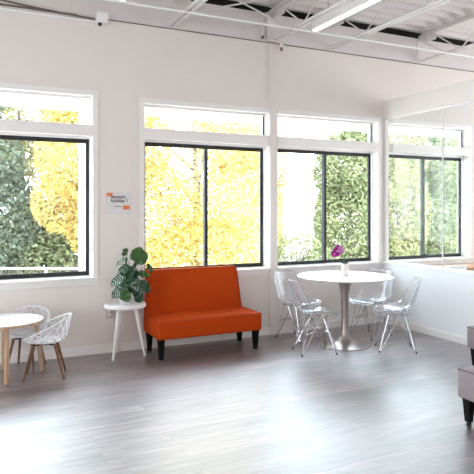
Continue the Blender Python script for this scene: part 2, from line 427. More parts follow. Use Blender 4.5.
b = NB(); tube(b, [(XL, 5.30, 3.40), (XR, 5.30, 3.40)], 0.012, 8)
tag(obj('bridging_rod', b, M['frame']), 'long thin white rod running under the joists parallel to the window wall', 'ceiling rod')
def brace(x, lb):
    b = NB(); tube(b, [(x, 5.30, 3.405), (x, D - 0.03, 3.70)], 0.010, 6)
    tube(b, [(x, D - 0.04, 3.44), (x, D - 0.04, 3.70)], 0.012, 6)
    tag(obj('joist_brace', b, M['ceil']), lb, 'ceiling brace', 'braces between joists and wall')
brace(3.12, 'white steel brace beside the joist over the pilaster')
brace(5.45, 'white steel brace beside the joist at the top right')
def crossrod(xa, xb, lb):
    b = NB(); tube(b, [(xa, 5.30, 3.41), (xb, 5.30, 3.77)], 0.009, 6); tube(b, [(xa, 5.33, 3.77), (xb, 5.33, 3.41)], 0.009, 6)
    tag(obj('cross_bridging', b, M['ceil']), lb, 'ceiling brace', 'crossed bridging between the joists')
crossrod(2.08, 3.24, 'crossed white rods between the two joists left of the lit lamp')
crossrod(5.60, 6.91, 'crossed white rods between the two joists at the top right')

# linear lamps
def make_lamp():
    root = empty('linear_pendant_lamp', (0, 0, 0))
    b = NB(); box(b, -0.030, 0.030, -2.3, 0, 0.010, 0.13); obj('housing', b, M['ceil'], root, False)
    b = NB(); box(b, -0.022, 0.022, -2.29, -0.01, -0.004, 0.010); obj('diffuser', b, M['led'], root, False)
    for y in (-0.25, -2.05):
        b = NB(); tube(b, [(0, y, 0.10), (0, y, 0.48)], 0.004, 6); obj('suspension_wire', b, M['chrome'], root)
    return root
l0 = make_lamp(); l0.location = (3.36, 5.08, 3.33)
tag(l0, 'lit white linear lamp hanging above the round table side, glowing strip at top centre', 'ceiling lamp', 'linear ceiling lamps')
l1 = copy_tree(l0); l1.location = (1.33, 5.16, 3.36)
tag(l1, 'lit white linear lamp at the top left edge, above the plant and settee', 'ceiling lamp', 'linear ceiling lamps')

# small black pipe hanger clamps
def clamp(x, y, z, lb):
    root = empty('pipe_clamp', (x, y, z))
    b = NB(); lathe(b, [(0, -0.03), (0.014, -0.028), (0.018, 0), (0.012, 0.014), (0, 0.015)], 12); obj('knob', b, M['cable'], root)
    b = NB(); box(b, -0.012, 0.012, -0.012, 0.012, 0.014, 0.055); obj('bracket', b, M['frame'], root, False)
    tag(root, lb, 'pipe clamp', 'pipe clamps along the wall top')
clamp(3.38, D - 0.03, 3.33, 'small dark clamp hanging at the wall top just right of the pilaster moulding')
clamp(3.13, D - 0.03, 3.44, 'small dark clamp at the wall top just left of the pilaster moulding')

# junction box with sensor, cable
root = empty('sensor_box', (1.29, D, 3.33))
b = NB(); rbox(b, -0.055, 0.055, -0.07, 0, 0.0, 0.11, 0.006, 2); obj('housing', b, M['frame'], root)
b = NB(); lathe(b, [(0.0, -0.03), (0.016, -0.024), (0.02, 0.0)], 12, -0.02, -0.035); obj('sensor_lens', b, M['black'], root)
b = NB(); tube(b, [(0.055, -0.03, 0.06), (0.075, -0.03, 0.06)], 0.01, 8); obj('cable_gland', b, M['frame'], root)
tag(root, 'small white box with a dark sensor below, at the wall top above the poster', 'sensor')
b = NB(); pts = []
for k in range(40):
    t = k / 39; x = -0.6 + t * 1.82
    pts.append((x, D - 0.03, 3.435 + 0.035 * math.sin(t * PI * 1.5 + 0.6) * (1 - t*0.7) - 0.06 * t * t))
tube(b, pts, 0.009, 6)
tag(obj('hanging_cable', b, M['cable']), 'dark loose cable drooping along the top of the wall to the sensor box', 'cable')
b = NB(); tube(b, [(XL, D - 0.014, 3.335), (1.235, D - 0.014, 3.345)], 0.013, 8)
tag(obj('wall_conduit', b, M['frame']), 'straight white conduit along the wall top, left of the sensor box', 'conduit')

# ------------------------------------------------------------ upholstered settee and slipper chairs
def tapered(bm, x, y, z0, z1, r0, r1, dx=0, dy=0, seg=4):
    """leg from bottom (x,y,z0) radius r0 to top (x+dx,y+dy,z1) radius r1; seg 4 = square"""
    A = []; off = PI / 4 if seg == 4 else 0
    for (cx, cy, z, r) in ((x, y, z0, r0), (x + dx, y + dy, z1, r1)):
        A.append([bm.verts.new((cx + r*math.cos(off + 2*PI*k/seg), cy + r*math.sin(off + 2*PI*k/seg), z)) for k in range(seg)])
    for k in range(seg): bm.faces.new((A[0][k], A[0][(k+1) % seg], A[1][(k+1) % seg], A[1][k]))
    bm.faces.new(A[0][::-1]); bm.faces.new(A[1])
def upholstered(name, W, Dp, zb, zs, hb, m, pm, tb=0.13, rake=0.09, caster=False, taper=0.06, back_in=0.0):
    """front towards -y local, x centred; back at +y"""
    root = empty(name, (0, 0, 0)); h = W / 2
    b = NB(); nx, ny = 16, 10
    # seat: rounded box with slightly crowned top
    rbox(b, -h, h, -Dp/2, Dp/2, zb, zs, 0.022, 4)
    bmesh.ops.subdivide_edges(b, edges=[e for e in b.edges if e.calc_length() > 0.25], cuts=7, use_grid_fill=True)
    for v in b.verts:
        if v.co.z > zs - 0.03:
            v.co.z += 0.022 * (1 - (v.co.x/h)**4) * max(0, 1 - (abs(v.co.y)/(Dp/2))**4) * (v.co.z - zs + 0.03) / 0.03
    obj('seat', b, m, root, angle=60)
    b = NB()
    z = zs - 0.006; e = 0.003
    loop = [(-h - e + 0.01, -Dp/2 - e + 0.01, z), (h + e - 0.01, -Dp/2 - e + 0.01, z), (h + e - 0.005, Dp/2 - tb, z)]
    tube(b, [(-h + 0.005, Dp/2 - tb, z)] + loop, 0.0048, 6)
    obj('seat_piping', b, pm, root)
    # back: raked slab, narrower towards the top
    b = NB(); yf = Dp/2 - tb
    v = box(b, -h, h - 0.008 - back_in, yf, Dp/2 - 0.01, zs - 0.02, hb)
    for q in v:
        if q.co.z > zs:
            q.co.y += rake; q.co.x += taper if q.co.x < 0 else -taper
            if q.co.y > yf + rake + 0.01: q.co.y -= 0.03
    bmesh.ops.bevel(b, geom=list(b.edges), offset=0.02, segments=4, profile=0.5, affect='EDGES')
    obj('backrest', b, m, root, angle=60)
    b = NB(); hx = h - 0.012 - back_in; tx = hx - taper; lx = h - 0.004; ltx = lx - taper
    tube(b, [(-lx, yf + 0.002, zs + 0.01), (-ltx + 0.002, yf + rake - 0.004, hb - 0.02), (-ltx + 0.02, yf + rake, hb - 0.003),
             (tx - 0.02, yf + rake, hb - 0.003), (tx - 0.002, yf + rake - 0.004, hb - 0.02), (hx, yf + 0.002, zs + 0.01)], 0.0045, 6)
    obj('back_piping', b, pm, root)
    for sx in (-1, 1):
        for sy in (-1, 1):
            b = NB(); tz = 0.03 if caster else 0.0
            tapered(b, sx*(h - 0.05), sy*(Dp/2 - 0.06), tz, zb + 0.012, 0.026, 0.044, 0, 0, 4)
            lg = obj('leg', b, M['blackleg'], root, False)
            if caster:
                b = NB(); lathe(b, [(0.0, 0.0), (0.014, 0.001), (0.018, 0.010), (0.012, 0.03)], 14, sx*(h - 0.05), sy*(Dp/2 - 0.06))
                obj('glide', b, M['rubber'], lg)
    return root
st = upholstered('settee', 1.13, 0.50, 0.197, 0.378, 0.83, M['orange'], M['piping'], tb=0.13, rake=0.07, taper=0.03, back_in=0.045)
st.location = (2.27, 5.51, 0); 
tag(st, 'burnt orange armless two-seat settee with black legs under the middle window', 'settee')
for x, y, rz, lb in ((3.31, 2.60, 0, 'mauve-grey upholstered chair with black glide leg, nearer one at the right edge'),
                     (4.45, 3.56, 0, 'grey upholstered chair behind the nearer one, farther at the right edge')):
    if x < 4:
        g0 = upholstered('slipper_chair', 0.52, 0.54, 0.19, 0.385, 0.80, M['grey'], M['greypipe'], caster=True); g = g0
    else: g = copy_tree(g0)
    g.location = (x, y, 0); g.rotation_euler.z = -PI/2
    tag(g, lb, 'chair', 'grey upholstered chairs at the right edge')

# ------------------------------------------------------------ stool table with plant
SX, SY = 1.475, 5.60
root = empty('side_table', (SX, SY, 0))
b = NB(); lathe(b, [(0.0, 0.488), (0.195, 0.488), (0.204, 0.494), (0.204, 0.522), (0.198, 0.528), (0.0, 0.528)], 48); obj('tabletop', b, M['white'], root)
for fx, fy in ((1.33, 5.50), (1.665, 5.55), (1.435, 5.775)):
    dx, dy = fx - SX, fy - SY
    b = NB(); tube(b, [(dx, dy, 0), (dx * 0.5, dy * 0.5, 0.489)], 0.013, 12, 0.021); obj('leg', b, M['white'], root)
tag(root, 'round white three-legged side table holding the leafy plant beside the settee', 'side table')

root = empty('potted_plant', (SX, SY - 0.01, 0.529))
b = NB(); lathe(b, [(0.0, 0), (0.052, 0), (0.058, 0.006), (0.072, 0.10), (0.074, 0.112), (0.068, 0.112), (0.066, 0.10), (0.0, 0.098)], 32); obj('pot', b, M['pot'], root)
b = NB(); lathe(b, [(0.0, 0.099), (0.064, 0.099), (0.0, 0.106)], 24); obj('soil', b, M['soil'], root)
camr = Vector((math.cos(math.radians(25.8)), -math.sin(math.radians(25.8)), 0))   # sideways direction of the plant's broad side
camb = Vector((-math.sin(math.radians(25.8)), -math.cos(math.radians(25.8)), 0))
def leaf_mesh(L, Wd, shape=1.0, droop=0.25, fold=0.12):
    """leaf along +x, normal +z; returns bm"""
    b = NB(); n = 12; m_ = 6; G = []
    for i in range(n + 1):
        t = i / n
        if shape > 1.3: wd = Wd * math.sqrt(max(0, 1 - (2*t - 1)**2)) * (1 + 0.1*math.sin(9*t))
        else: wd = Wd * math.sin(PI * t**0.8)**0.8 if 0 < t < 1 else 0
        row = []
        for j in range(-m_, m_ + 1):
            s = j / m_
            row.append(b.verts.new((L * t, wd * s, fold * wd * abs(s)**1.3 - droop * L * t * t + 0.012*math.sin(14*t + 3*s)*abs(s))))
        G.append(row)
    for i in range(n):
        for j in range(2 * m_):
            try: b.faces.new((G[i][j], G[i+1][j], G[i+1][j+1], G[i][j+1]))
            except ValueError: pass
    bmesh.ops.remove_doubles(b, verts=b.verts[:], dist=0.0004)
    return b
def stripe_mesh(L, Wd, k, side):
    """vein stripe lying just over the leaf from midrib outward"""
    b = NB(); t0 = 0.18 + k * 0.14; P_ = []
    for i in range(6):
        s = i / 5 * 0.85; t = min(0.97, t0 + s * 0.16)
        wd = Wd * math.sin(PI * t**0.8)**0.8
        P_.append((L * t, side * wd * s, 0.12 * wd * s**1.3 - 0.25 * L * t * t + 0.003 + 0.012*math.sin(14*t + 3*s*side)*s))
    A = [b.verts.new(p) for p in P_]; B2 = [b.verts.new((p[0] + 0.007, p[1], p[2] + 0.0005)) for p in P_]
    for i in range(5): b.faces.new((A[i], A[i+1], B2[i+1], B2[i]))
    return b
def plant_leaf(u, v, ang, L, Wd, m, depth=0.0, shape=1.0, tilt=0.35, stripes=False, par=root):
    if shape < 1.3 and L > 0.115: L *= 1.12; Wd *= 1.18
    """u: sideways of the stem, v: height over the table; ang: pointing direction in the broad plane"""
    X = camr * math.cos(ang) + Vector((0, 0, 1)) * math.sin(ang)
    N = (camb + Vector((0, 0, 1)) * tilt).normalized(); N = (N - X * N.dot(X)).normalized(); Y = N.cross(X)
    base = camr * u + camb * depth + Vector((0, 0, v)) - X * L * 0.5
    mt = Matrix(((X.x, Y.x, N.x, base.x), (X.y, Y.y, N.y, base.y), (X.z, Y.z, N.z, base.z), (0, 0, 0, 1)))
    b = leaf_mesh(L, Wd, shape); b.transform(mt)
    o = obj('leaf', b, m, par, angle=80)
    if stripes:
        s = NB()
        for k in range(6):
            for sd in (-1, 1):
                q = stripe_mesh(L, Wd, k, sd); q.transform(mt)
                me = bpy.data.meshes.new('t'); q.to_mesh(me); q.free(); s.from_mesh(me); bpy.data.meshes.remove(me)
        obj('leaf_stripe', s, M['leafs'], o)
    s = NB(); c0 = Vector((0, 0, 0.16 + 0.3 * max(0, v - 0.3)))
    mid = (c0 + base) / 2 + Vector((0, 0, 0.02)); tube(s, [c0, mid, base + X * 0.01], 0.0028, 6); obj('leaf_stalk', s, M['stem'], par)
s = NB(); tube(s, [(0, 0, 0.10), (0.01, 0, 0.22), (0.0, 0.01, 0.34), (0.012, 0, 0.47)], 0.006, 8, 0.004); obj('main_stem', s, M['stem'], root)
K = 5.7 / 573.6
def PU(px): return (px - 121.3) * K
def PV(py): return (303 - py) * K
G_, D_ = M['leafg'], M['leafd']
plant_leaf(PU(136), PV(255.5), math.radians(-35), 0.18, 0.082, G_, 0.05, 1.5, 0.5)
plant_leaf(PU(121), PV(252.5), math.radians(240), 0.10, 0.030, G_, 0.02, 1, 0.3)
plant_leaf(PU(118), PV(261), math.radians(205), 0.13, 0.028, D_, 0.04, 1, 0.9, True)
plant_leaf(PU(120), PV(268.5), math.radians(205), 0.13, 0.036, D_, 0.05, 1, 0.5)
plant_leaf(PU(129.5), PV(274), math.radians(-70), 0.17, 0.055, D_, 0.07, 1, 0.5)
plant_leaf(PU(124), PV(276), math.radians(-120), 0.16, 0.05, D_, 0.06, 1, 0.4)
plant_leaf(PU(114.5), PV(279.5), math.radians(205), 0.18, 0.050, D_, 0.05, 1, 0.6, True)
plant_leaf(PU(114.5), PV(291), math.radians(212), 0.17, 0.052, D_, 0.06, 1, 0.6, True)
plant_leaf(PU(123.5), PV(294.5), math.radians(-100), 0.13, 0.058, G_, 0.10, 1.5, 0.3)
plant_leaf(PU(134), PV(284), math.radians(-45), 0.16, 0.050, D_, 0.08, 1, 0.4, True)
plant_leaf(PU(135.5), PV(295), math.radians(-80), 0.15, 0.052, D_, 0.06, 1.5, 0.3)
plant_leaf(PU(142), PV(286), math.radians(-55), 0.14, 0.042, D_, 0.05, 1, 0.4)
plant_leaf(PU(146), PV(268), math.radians(-60), 0.11, 0.025, G_, 0.02, 1, 0.4)
plant_leaf(PU(140), PV(273.5), math.radians(-10), 0.12, 0.030, G_, 0.03, 1, 0.5)
plant_leaf(PU(129), PV(284), math.radians(-95), 0.15, 0.05, D_, 0.09, 1, 0.4)
plant_leaf(PU(119), PV(285), math.radians(-150), 0.14, 0.045, D_, 0.07, 1, 0.5)
plant_leaf(PU(131), PV(264), math.radians(70), 0.10, 0.02, D_, -0.03, 1, 0.5)
plant_leaf(PU(128), PV(290), math.radians(-90), 0.12, 0.04, G_, -0.05, 1, 0.5)
tag(root, 'bushy green broad-leaved plant in a white pot on the round white side table', 'plant')

# ------------------------------------------------------------ poster
root = empty('wall_notice', (1.469, D - 0.002, 1.52))
b = NB(); box(b, -0.14, 0.14, -0.003, 0.0, -0.112, 0.112); obj('sheet', b, M['paper'], root, False)
def text(body, x, z, size, m, name='lettering', bold=0.0):
    cu = bpy.data.curves.new('t', 'FONT'); cu.body = body; cu.size = size; cu.align_x = 'CENTER'; cu.align_y = 'CENTER'; cu.extrude = 0.0005; cu.offset = bold
    t = bpy.data.objects.new('t', cu); col.objects.link(t)
    bpy.context.view_layer.update()
    dg = bpy.context.evaluated_depsgraph_get(); me = bpy.data.meshes.new_from_object(t.evaluated_get(dg))
    bpy.data.objects.remove(t); me.materials.clear(); me.materials.append(m)
    me.transform(Matrix.Rotation(PI/2, 4, 'X'))
    o = bpy.data.objects.new(name, me); col.objects.link(o); o.parent = root; o.location = (x, -0.0045, z); return o
text('NO FOOD', -0.002, 0.060, 0.032, M['ink'], bold=0.0008)
text('IN THE', -0.002, 0.038, 0.018, M['ink'])
text('LOUNGE', -0.002, 0.018, 0.032, M['ink'], bold=0.0008)
text('Thank you', -0.002, -0.033, 0.020, M['ink'])
for x in (-0.078, 0.088):
    b = NB(); box(b, x - 0.003, x + 0.003, -0.005, -0.003, 0.012, 0.045); obj('printed_mark', b, M['ink'], root, False)
for x0, x1, z0, z1 in ((-0.125, -0.065, 0.068, 0.105), (0.045, 0.115, -0.065, -0.025)):
    b = NB(); rbox(b, x0, x1, -0.0065, -0.003, z0, z1, 0.0012, 1); obj('orange_block', b, M['orangepaper'], root, False)
tag(root, 'white paper notice with two orange blocks and black lettering between two windows', 'notice')

# ------------------------------------------------------------ outlets
def outlet(loc, rz, m, lb):
    root = empty('wall_outlet', loc, rz)
    b = NB(); rbox(b, -0.036, 0.036, -0.007, 0, -0.058, 0.058, 0.003, 2); obj('cover_plate', b, m, root)
    for z in (-0.022, 0.022):
        b = NB(); rbox(b, -0.016, 0.016, -0.010, -0.006, z - 0.013, z + 0.013, 0.003, 2); obj('socket', b, M['plate'], root)
    tag(root, lb, 'outlet', 'wall outlets')
outlet((1.375, D, 0.405), 0, M['platew'], 'beige wall outlet low on the wall behind the white side table')
outlet((RX, 5.45, 0.425), -PI/2, M['plate'], 'white wall outlet on the white half wall behind the clear chairs')

# ------------------------------------------------------------ small round oak table and lattice chairs
TX, TY = 0.36, 5.36
root = empty('round_oak_table', (TX, TY, 0))
b = NB(); lathe(b, [(0.0, 0.474), (0.304, 0.474), (0.312, 0.479), (0.312, 0.497), (0.0, 0.497)], 56); to = obj('tabletop', b, M['oak'], root)
b = NB(); lathe(b, [(0.0, 0.4971), (0.308, 0.4971), (0.309, 0.501), (0.304, 0.503), (0.0, 0.503)], 56); obj('white_surface', b, M['gloss'], to)
b = NB(); box(b, -0.2, 0.2, -0.012, 0.012, 0.44, 0.474); box(b, -0.012, 0.012, -0.2, -0.012, 0.44, 0.474); box(b, -0.012, 0.012, 0.012, 0.2, 0.44, 0.474); obj('crossrail', b, M['oak'], root, False)
for a, r0, r1 in ((-92, 0.24, 0.225), (9, 0.315, 0.25), (90, 0.25, 0.22), (180, 0.27, 0.23)):
    a = math.radians(a); b = NB()
    tube(b, [(math.cos(a)*r0, math.sin(a)*r0, 0.006), (math.cos(a)*r1, math.sin(a)*r1, 0.474)], 0.023, 14, 0.019)
    lg = obj('leg', b, M['oak'], root)
    b = NB(); lathe(b, [(0.0, 0), (0.016, 0), (0.016, 0.007), (0, 0.007)], 14, math.cos(a)*r0, math.sin(a)*r0); obj('glide', b, M['rubber'], lg)
tag(root, 'low round white-topped table with pale oak legs at the left edge', 'table')

def lattice_point(ph, t):
    """t 0 at seat pan edge .. 1 at rim; ph 0 = front (+x)"""
    back = (1 - math.cos(ph)) / 2
    rb, rr = 0.142, 0.202
    zr = 0.335 + 0.200 * back ** 0.9
    r = rb + (rr - rb) * (t ** 0.55)
    z = 0.318 + (zr - 0.318) * (t ** (1.1 + 0.5 * back))
    sx = 1.0 if math.cos(ph) < 0 else 0.92
    return Vector((r * math.cos(ph) * sx - 0.02 * t * back, r * math.sin(ph), z))
def make_lattice_chair():
    root = empty('lattice_armchair', (0, 0, 0))
    b = NB()
    prof = [(0.0, 0.300), (0.06, 0.300), (0.10, 0.304), (0.146, 0.318), (0.143, 0.325), (0.095, 0.311), (0.05, 0.306), (0.0, 0.306)]
    lathe(b, prof, 36); obj('seat', b, M['plastic'], root)
    b = NB(); N = 16
    for k in range(N):
        for sgn in (-1, 1):
            pts = [lattice_point(2*PI*k/N + sgn * t/6 * 0.80, t/6) for t in range(7)]
            tube(b, pts, 0.0052, 5)
    obj('lattice_shell', b, M['plastic'], root)
    b = NB(); tube(b, [lattice_point(2*PI*k/56, 1.0) for k in range(56)], 0.0068, 8, closed=True); obj('rim', b, M['plastic'], root)
    b = NB(); lathe(b, [(0.0, 0.284), (0.05, 0.284), (0.055, 0.288), (0.055, 0.2995), (0.0, 0.2995)], 24)
    for sx in (-1, 1):
        for sy in (-1, 1): tube(b, [(0, 0, 0.290), (sx*0.095, sy*0.085, 0.290)], 0.007, 6)
    obj('seat_bracket', b, M['rubber'], root)
    for sx in (-1, 1):
        for sy in (-1, 1):
            b = NB(); tube(b, [(sx*0.165, sy*0.125, 0), (sx*0.09, sy*0.08, 0.296)], 0.0085, 10, 0.0145); obj('leg', b, M['walnut'], root)
    return root
c0 = make_lattice_chair(); c0.location = (0.67, 5.235, 0); c0.rotation_euler.z = math.radians(167)
tag(c0, 'white lattice-shell chair with brown wooden legs, nearer one on the right of the oak table', 'chair', 'white lattice chairs at the oak table')
c1 = copy_tree(c0); c1.location = (0.545, 5.565, 0); c1.rotation_euler.z = math.radians(246)
tag(c1, 'white lattice-shell chair behind the oak table, against the wall below the left window', 'chair', 'white lattice chairs at the oak table')

# ------------------------------------------------------------ pedestal table with orchid
PX_, PY_ = 3.72, 5.034
root = empty('pedestal_table', (PX_, PY_, 0))
b = NB(); lathe(b, [(0.0, 0.722), (0.47, 0.722), (0.505, 0.732), (0.51, 0.738), (0.508, 0.742), (0.0, 0.743)], 80); obj('tabletop', b, M['gloss'], root)
b = NB(); lathe(b, [(0.0, 0.0), (0.262, 0.0), (0.266, 0.005), (0.262, 0.010), (0.20, 0.020), (0.13, 0.036), (0.085, 0.062), (0.058, 0.11), (0.044, 0.19), (0.038, 0.30),
                    (0.038, 0.42), (0.044, 0.54), (0.060, 0.63), (0.088, 0.69), (0.115, 0.715), (0.12, 0.7215), (0.0, 0.7218)], 56); obj('pedestal', b, M['alu'], root)
tag(root, 'round white pedestal table with brushed metal tulip base among the clear chairs', 'table')

root = empty('potted_orchid', (PX_ + 0.0, PY_ - 0.0, 0.744))
b = NB(); lathe(b, [(0.0, 0), (0.028, 0), (0.031, 0.004), (0.042, 0.125), (0.044, 0.132), (0.039, 0.132), (0.036, 0.118), (0.0, 0.116)], 28); obj('pot', b, M['potwarm'], root)
for ang, L, m in ((2.6, 0.10, D_), (0.3, 0.09, G_), (-1.9, 0.08, D_), (1.4, 0.07, G_), (3.3, 0.09, G_)):
    b = leaf_mesh(L, 0.02, 1.0, 0.15, 0.4); b.transform(Matrix.Translation((0, 0, 0.12)) @ Matrix.Rotation(ang, 4, 'Z') @ Matrix.Rotation(-0.55, 4, 'Y'))
    obj('leaf', b, m, root, angle=80)
b = NB(); pts = [Vector((0, 0, 0.11)), Vector((-0.005, 0, 0.17)), Vector((-0.012, 0, 0.22)), camr * -0.03 + Vector((0, 0, 0.26)), camr * -0.07 + Vector((0, 0, 0.275)), camr * -0.10 + Vector((0, 0, 0.268))]
tube(b, pts, 0.003, 6); obj('flower_stem', b, M['leafg'], root)
def flower(cu, cz, dpt, R, tilt, m):
    ctr = camr * cu + camb * dpt + Vector((0, 0, cz)); N = (camb + camr * tilt + Vector((0, 0, 0.1))).normalized()
    a, c = ring_basis(N); f = None
    for k in range(5):
        th = 2*PI*k/5 + 0.3; d = a * math.cos(th) + c * math.sin(th); s = N.cross(d)
        b = leaf_mesh(R, R * 0.48, 1.5, 0.1, 0.1)
        b.transform(Matrix(((d.x, s.x, N.x, ctr.x), (d.y, s.y, N.y, ctr.y), (d.z, s.z, N.z, ctr.z), (0, 0, 0, 1))))
        o = obj('petal', b, m, root, angle=80)
        if k == 0: f = o
    b = NB(); bmesh.ops.create_icosphere(b, subdivisions=2, radius=R * 0.22, matrix=Matrix.Translation(ctr + N * R * 0.12)); obj('flower_centre', b, M['pink'], root)
flower(-0.085, 0.262, 0.012, 0.055, -0.2, M['magenta'])
flower(-0.115, 0.235, 0.02, 0.042, -0.5, M['magenta'])
flower(-0.045, 0.275, 0.015, 0.042, 0.3, M['pink'])
flower(-0.070, 0.295, 0.005, 0.038, 0.0, M['magenta'])
tag(root, 'magenta orchid in a small cream pot standing on the round white table', 'orchid')

# ------------------------------------------------------------ clear shell chairs
def shell_point(u, s):
    """u 0 front lip .. 1 back top; s -1..1 across; forward = +x"""
    P = [(0.215, 0.405), (0.195, 0.428), (0.12, 0.430), (0.02, 0.416), (-0.08, 0.412), (-0.145, 0.430), (-0.185, 0.485), (-0.215, 0.57), (-0.24, 0.66), (-0.262, 0.745), (-0.27, 0.765)]
    Wd = [0.150, 0.195, 0.218, 0.228, 0.230, 0.228, 0.222, 0.212, 0.198, 0.170, 0.120]
    L_ = [0.0, 0.004, 0.018, 0.040, 0.060, 0.070, 0.055, 0.035, 0.02, 0.01, 0.0]
    Fw = [0.0, 0.0, 0.0, 0.0, 0.012, 0.035, 0.060, 0.062, 0.050, 0.035, 0.02]
    x = u * (len(P) - 1); i = min(len(P) - 2, int(x)); f = x - i
    def it(A): return A[i] * (1 - f) + A[i+1] * f
    px = P[i][0]*(1-f) + P[i+1][0]*f; pz = P[i][1]*(1-f) + P[i+1][1]*f
    return Vector((px + it(Fw) * abs(s)**2.2, it(Wd) * s, pz + it(L_) * abs(s)**2.4))
def make_clear_chair():
    root = empty('clear_shell_chair', (0, 0, 0))
    b = NB(); n, m_ = 30, 16; G = [[b.verts.new(shell_point(i/n, -1 + 2*j/m_)) for j in range(m_+1)] for i in range(n+1)]
    for i in range(n):
        for j in range(m_): b.faces.new((G[i][j], G[i+1][j], G[i+1][j+1], G[i][j+1]))
    sh = obj('seat_shell', b, M['acryl'], root, angle=80)
    md = sh.modifiers.new('thickness', 'SOLIDIFY'); md.thickness = 0.005; md.offset = 1
    b = NB(); rim = [shell_point(0, -1 + 2*j/12) for j in range(13)] + [shell_point(i/30, 1) for i in range(1, 31)] + \
        [shell_point(1, 1 - 2*j/10) for j in range(1, 11)] + [shell_point(1 - i/30, -1) for i in range(1, 30)]
    tube(b, rim, 0.0045, 6, closed=True); obj('shell_edge', b, M['acryledge'], root)
    rods = [(( 0.09, 0.13), ( 0.19, 0.165)), (( 0.09, -0.13), ( 0.19, -0.165)), ((-0.09, 0.13), (-0.19, 0.165)), ((-0.09, -0.13), (-0.19, -0.165))]
    b = NB()
    for sy in (-1, 1): tube(b, [(0.11, sy*0.13, 0.396), (-0.11, sy*0.13, 0.396)], 0.005, 6)
    for sx in (-1, 1): tube(b, [(sx*0.09, -0.13, 0.396), (sx*0.09, 0.13, 0.396)], 0.005, 6)
    for sx in (-1, 1):
        for sy in (-1, 1): tube(b, [(sx*0.09, sy*0.13, 0.396), (sx*0.09, sy*0.13, 0.414 + 0.004)], 0.008, 8)
    obj('mounting_frame', b, M['chrome'], root)
    for sx in (-1, 1):
        for sy in (-1, 1):
            f = Vector((sx*0.19, sy*0.16, 0.008))
            b = NB(); tube(b, [(sx*0.09, sy*0.13, 0.396), f], 0.0042, 6); tube(b, [(sx*0.09, -sy*0.02, 0.396), f + Vector((-sx*0.006, -sy*0.006, 0.004))], 0.0042, 6)
            tube(b, [(-sx*0.03, sy*0.13, 0.396), f + Vector((-sx*0.008, 0, 0.004))], 0.0035, 6)
            lg = obj('leg', b, M['chrome'], root)
            b = NB(); lathe(b, [(0, 0), (0.009, 0), (0.010, 0.012), (0.006, 0.018), (0, 0.018)], 10, f.x, f.y); obj('glide', b, M['rubber'], lg)
    b = NB(); R_ = []
    for sx, sy in ((1, 1), (-1, 1), (-1, -1), (1, -1)):
        R_.append(Vector((sx*0.135, sy*0.145, 0.21)))
    for k in range(4):
        a_, c_ = R_[k], R_[(k+1) % 4]; md_ = (a_ + c_) / 2 * 0.6; md_.z = 0.235
        tube(b, [a_, (a_ + md_)/2 + Vector((0,0,0.008)), md_, (c_ + md_)/2 + Vector((0,0,0.008)), c_], 0.0035, 6)
    obj('stretcher_wires', b, M['chrome'], root)
    return root
chairs = [(3.265, 4.935, -14, 'clear acrylic chair with wire legs left of the pedestal table, nearer of the left two'),
          (3.43, 5.53, -74, 'clear acrylic chair with wire legs behind left of the pedestal table, next to the pilaster'),
          (4.24, 5.26, 195, 'clear acrylic chair with wire legs behind the table on the right, next to the corner'),
          (4.08, 4.655, 148, 'clear acrylic chair with wire legs in front of the white half wall, rightmost')]
k0 = make_clear_chair()
for i, (x, y, a, lb) in enumerate(chairs):
    k = k0 if i == 0 else copy_tree(k0)
    k.location = (x, y, 0); k.scale = (0.96, 0.96, 0.965); k.rotation_euler.z = math.radians(a)
    tag(k, lb, 'chair', 'clear acrylic chairs around the pedestal table')

# ------------------------------------------------------------ neighbouring room furniture seen through the glass
root = empty('wooden_table', (6.45, 5.57, 0))
b = NB(); rbox(b, -0.95, 0.95, -0.23, 0.23, 0.665, 0.70, 0.006, 2); obj('tabletop', b, M['counter'], root)
for sx in (-1, 1):
    for sy in (-1, 1):
        b = NB(); tapered(b, sx*0.88, sy*0.17, 0, 0.665, 0.03, 0.04); obj('leg', b, M['counter'], root, False)
tag(root, 'honey-coloured wooden table in the next room, seen through the glass over the half wall', 'table')
root = empty('white_shell_chair', (5.27, 5.17, 0), PI/2); root.scale = (1, 0.85, 1.04)
b = NB(); n, m_ = 26, 14
G = [[b.verts.new(shell_point(i/n, -1 + 2*j/m_)) for j in range(m_+1)] for i in range(n+1)]
for i in range(n):
    for j in range(m_): b.faces.new((G[i][j], G[i+1][j], G[i+1][j+1], G[i][j+1]))
sh = obj('seat_shell', b, M['plastic'], root, angle=80); md = sh.modifiers.new('thickness', 'SOLIDIFY'); md.thickness = 0.008
for sx in (-1, 1):
    for sy in (-1, 1):
        b = NB(); tube(b, [(sx*0.19, sy*0.17, 0), (sx*0.10, sy*0.12, 0.41)], 0.010, 10, 0.014); obj('leg', b, M['oak'], root)
tag(root, 'white shell chair at the wooden table in the next room, behind the half wall', 'chair')

# ------------------------------------------------------------ outside
b = NB(); box(b, -30, 50, D + 0.2, 60, -0.8, -0.6); o = obj('outdoor_ground', b, M['ground'], None, False); o['kind'] = 'structure'
b = NB(); box(b, XL, XR, D + 0.2, 7.25, 2.665, 2.75); struct('trim_13', b, M['siding'])
b = NB(); box(b, 1.20, 1.32, D + 0.62, D + 0.74, -0.6, 2.665)
tag(obj('porch_post', b, M['siding'], None, False), 'white outdoor post just behind the right edge of the left window', 'post')
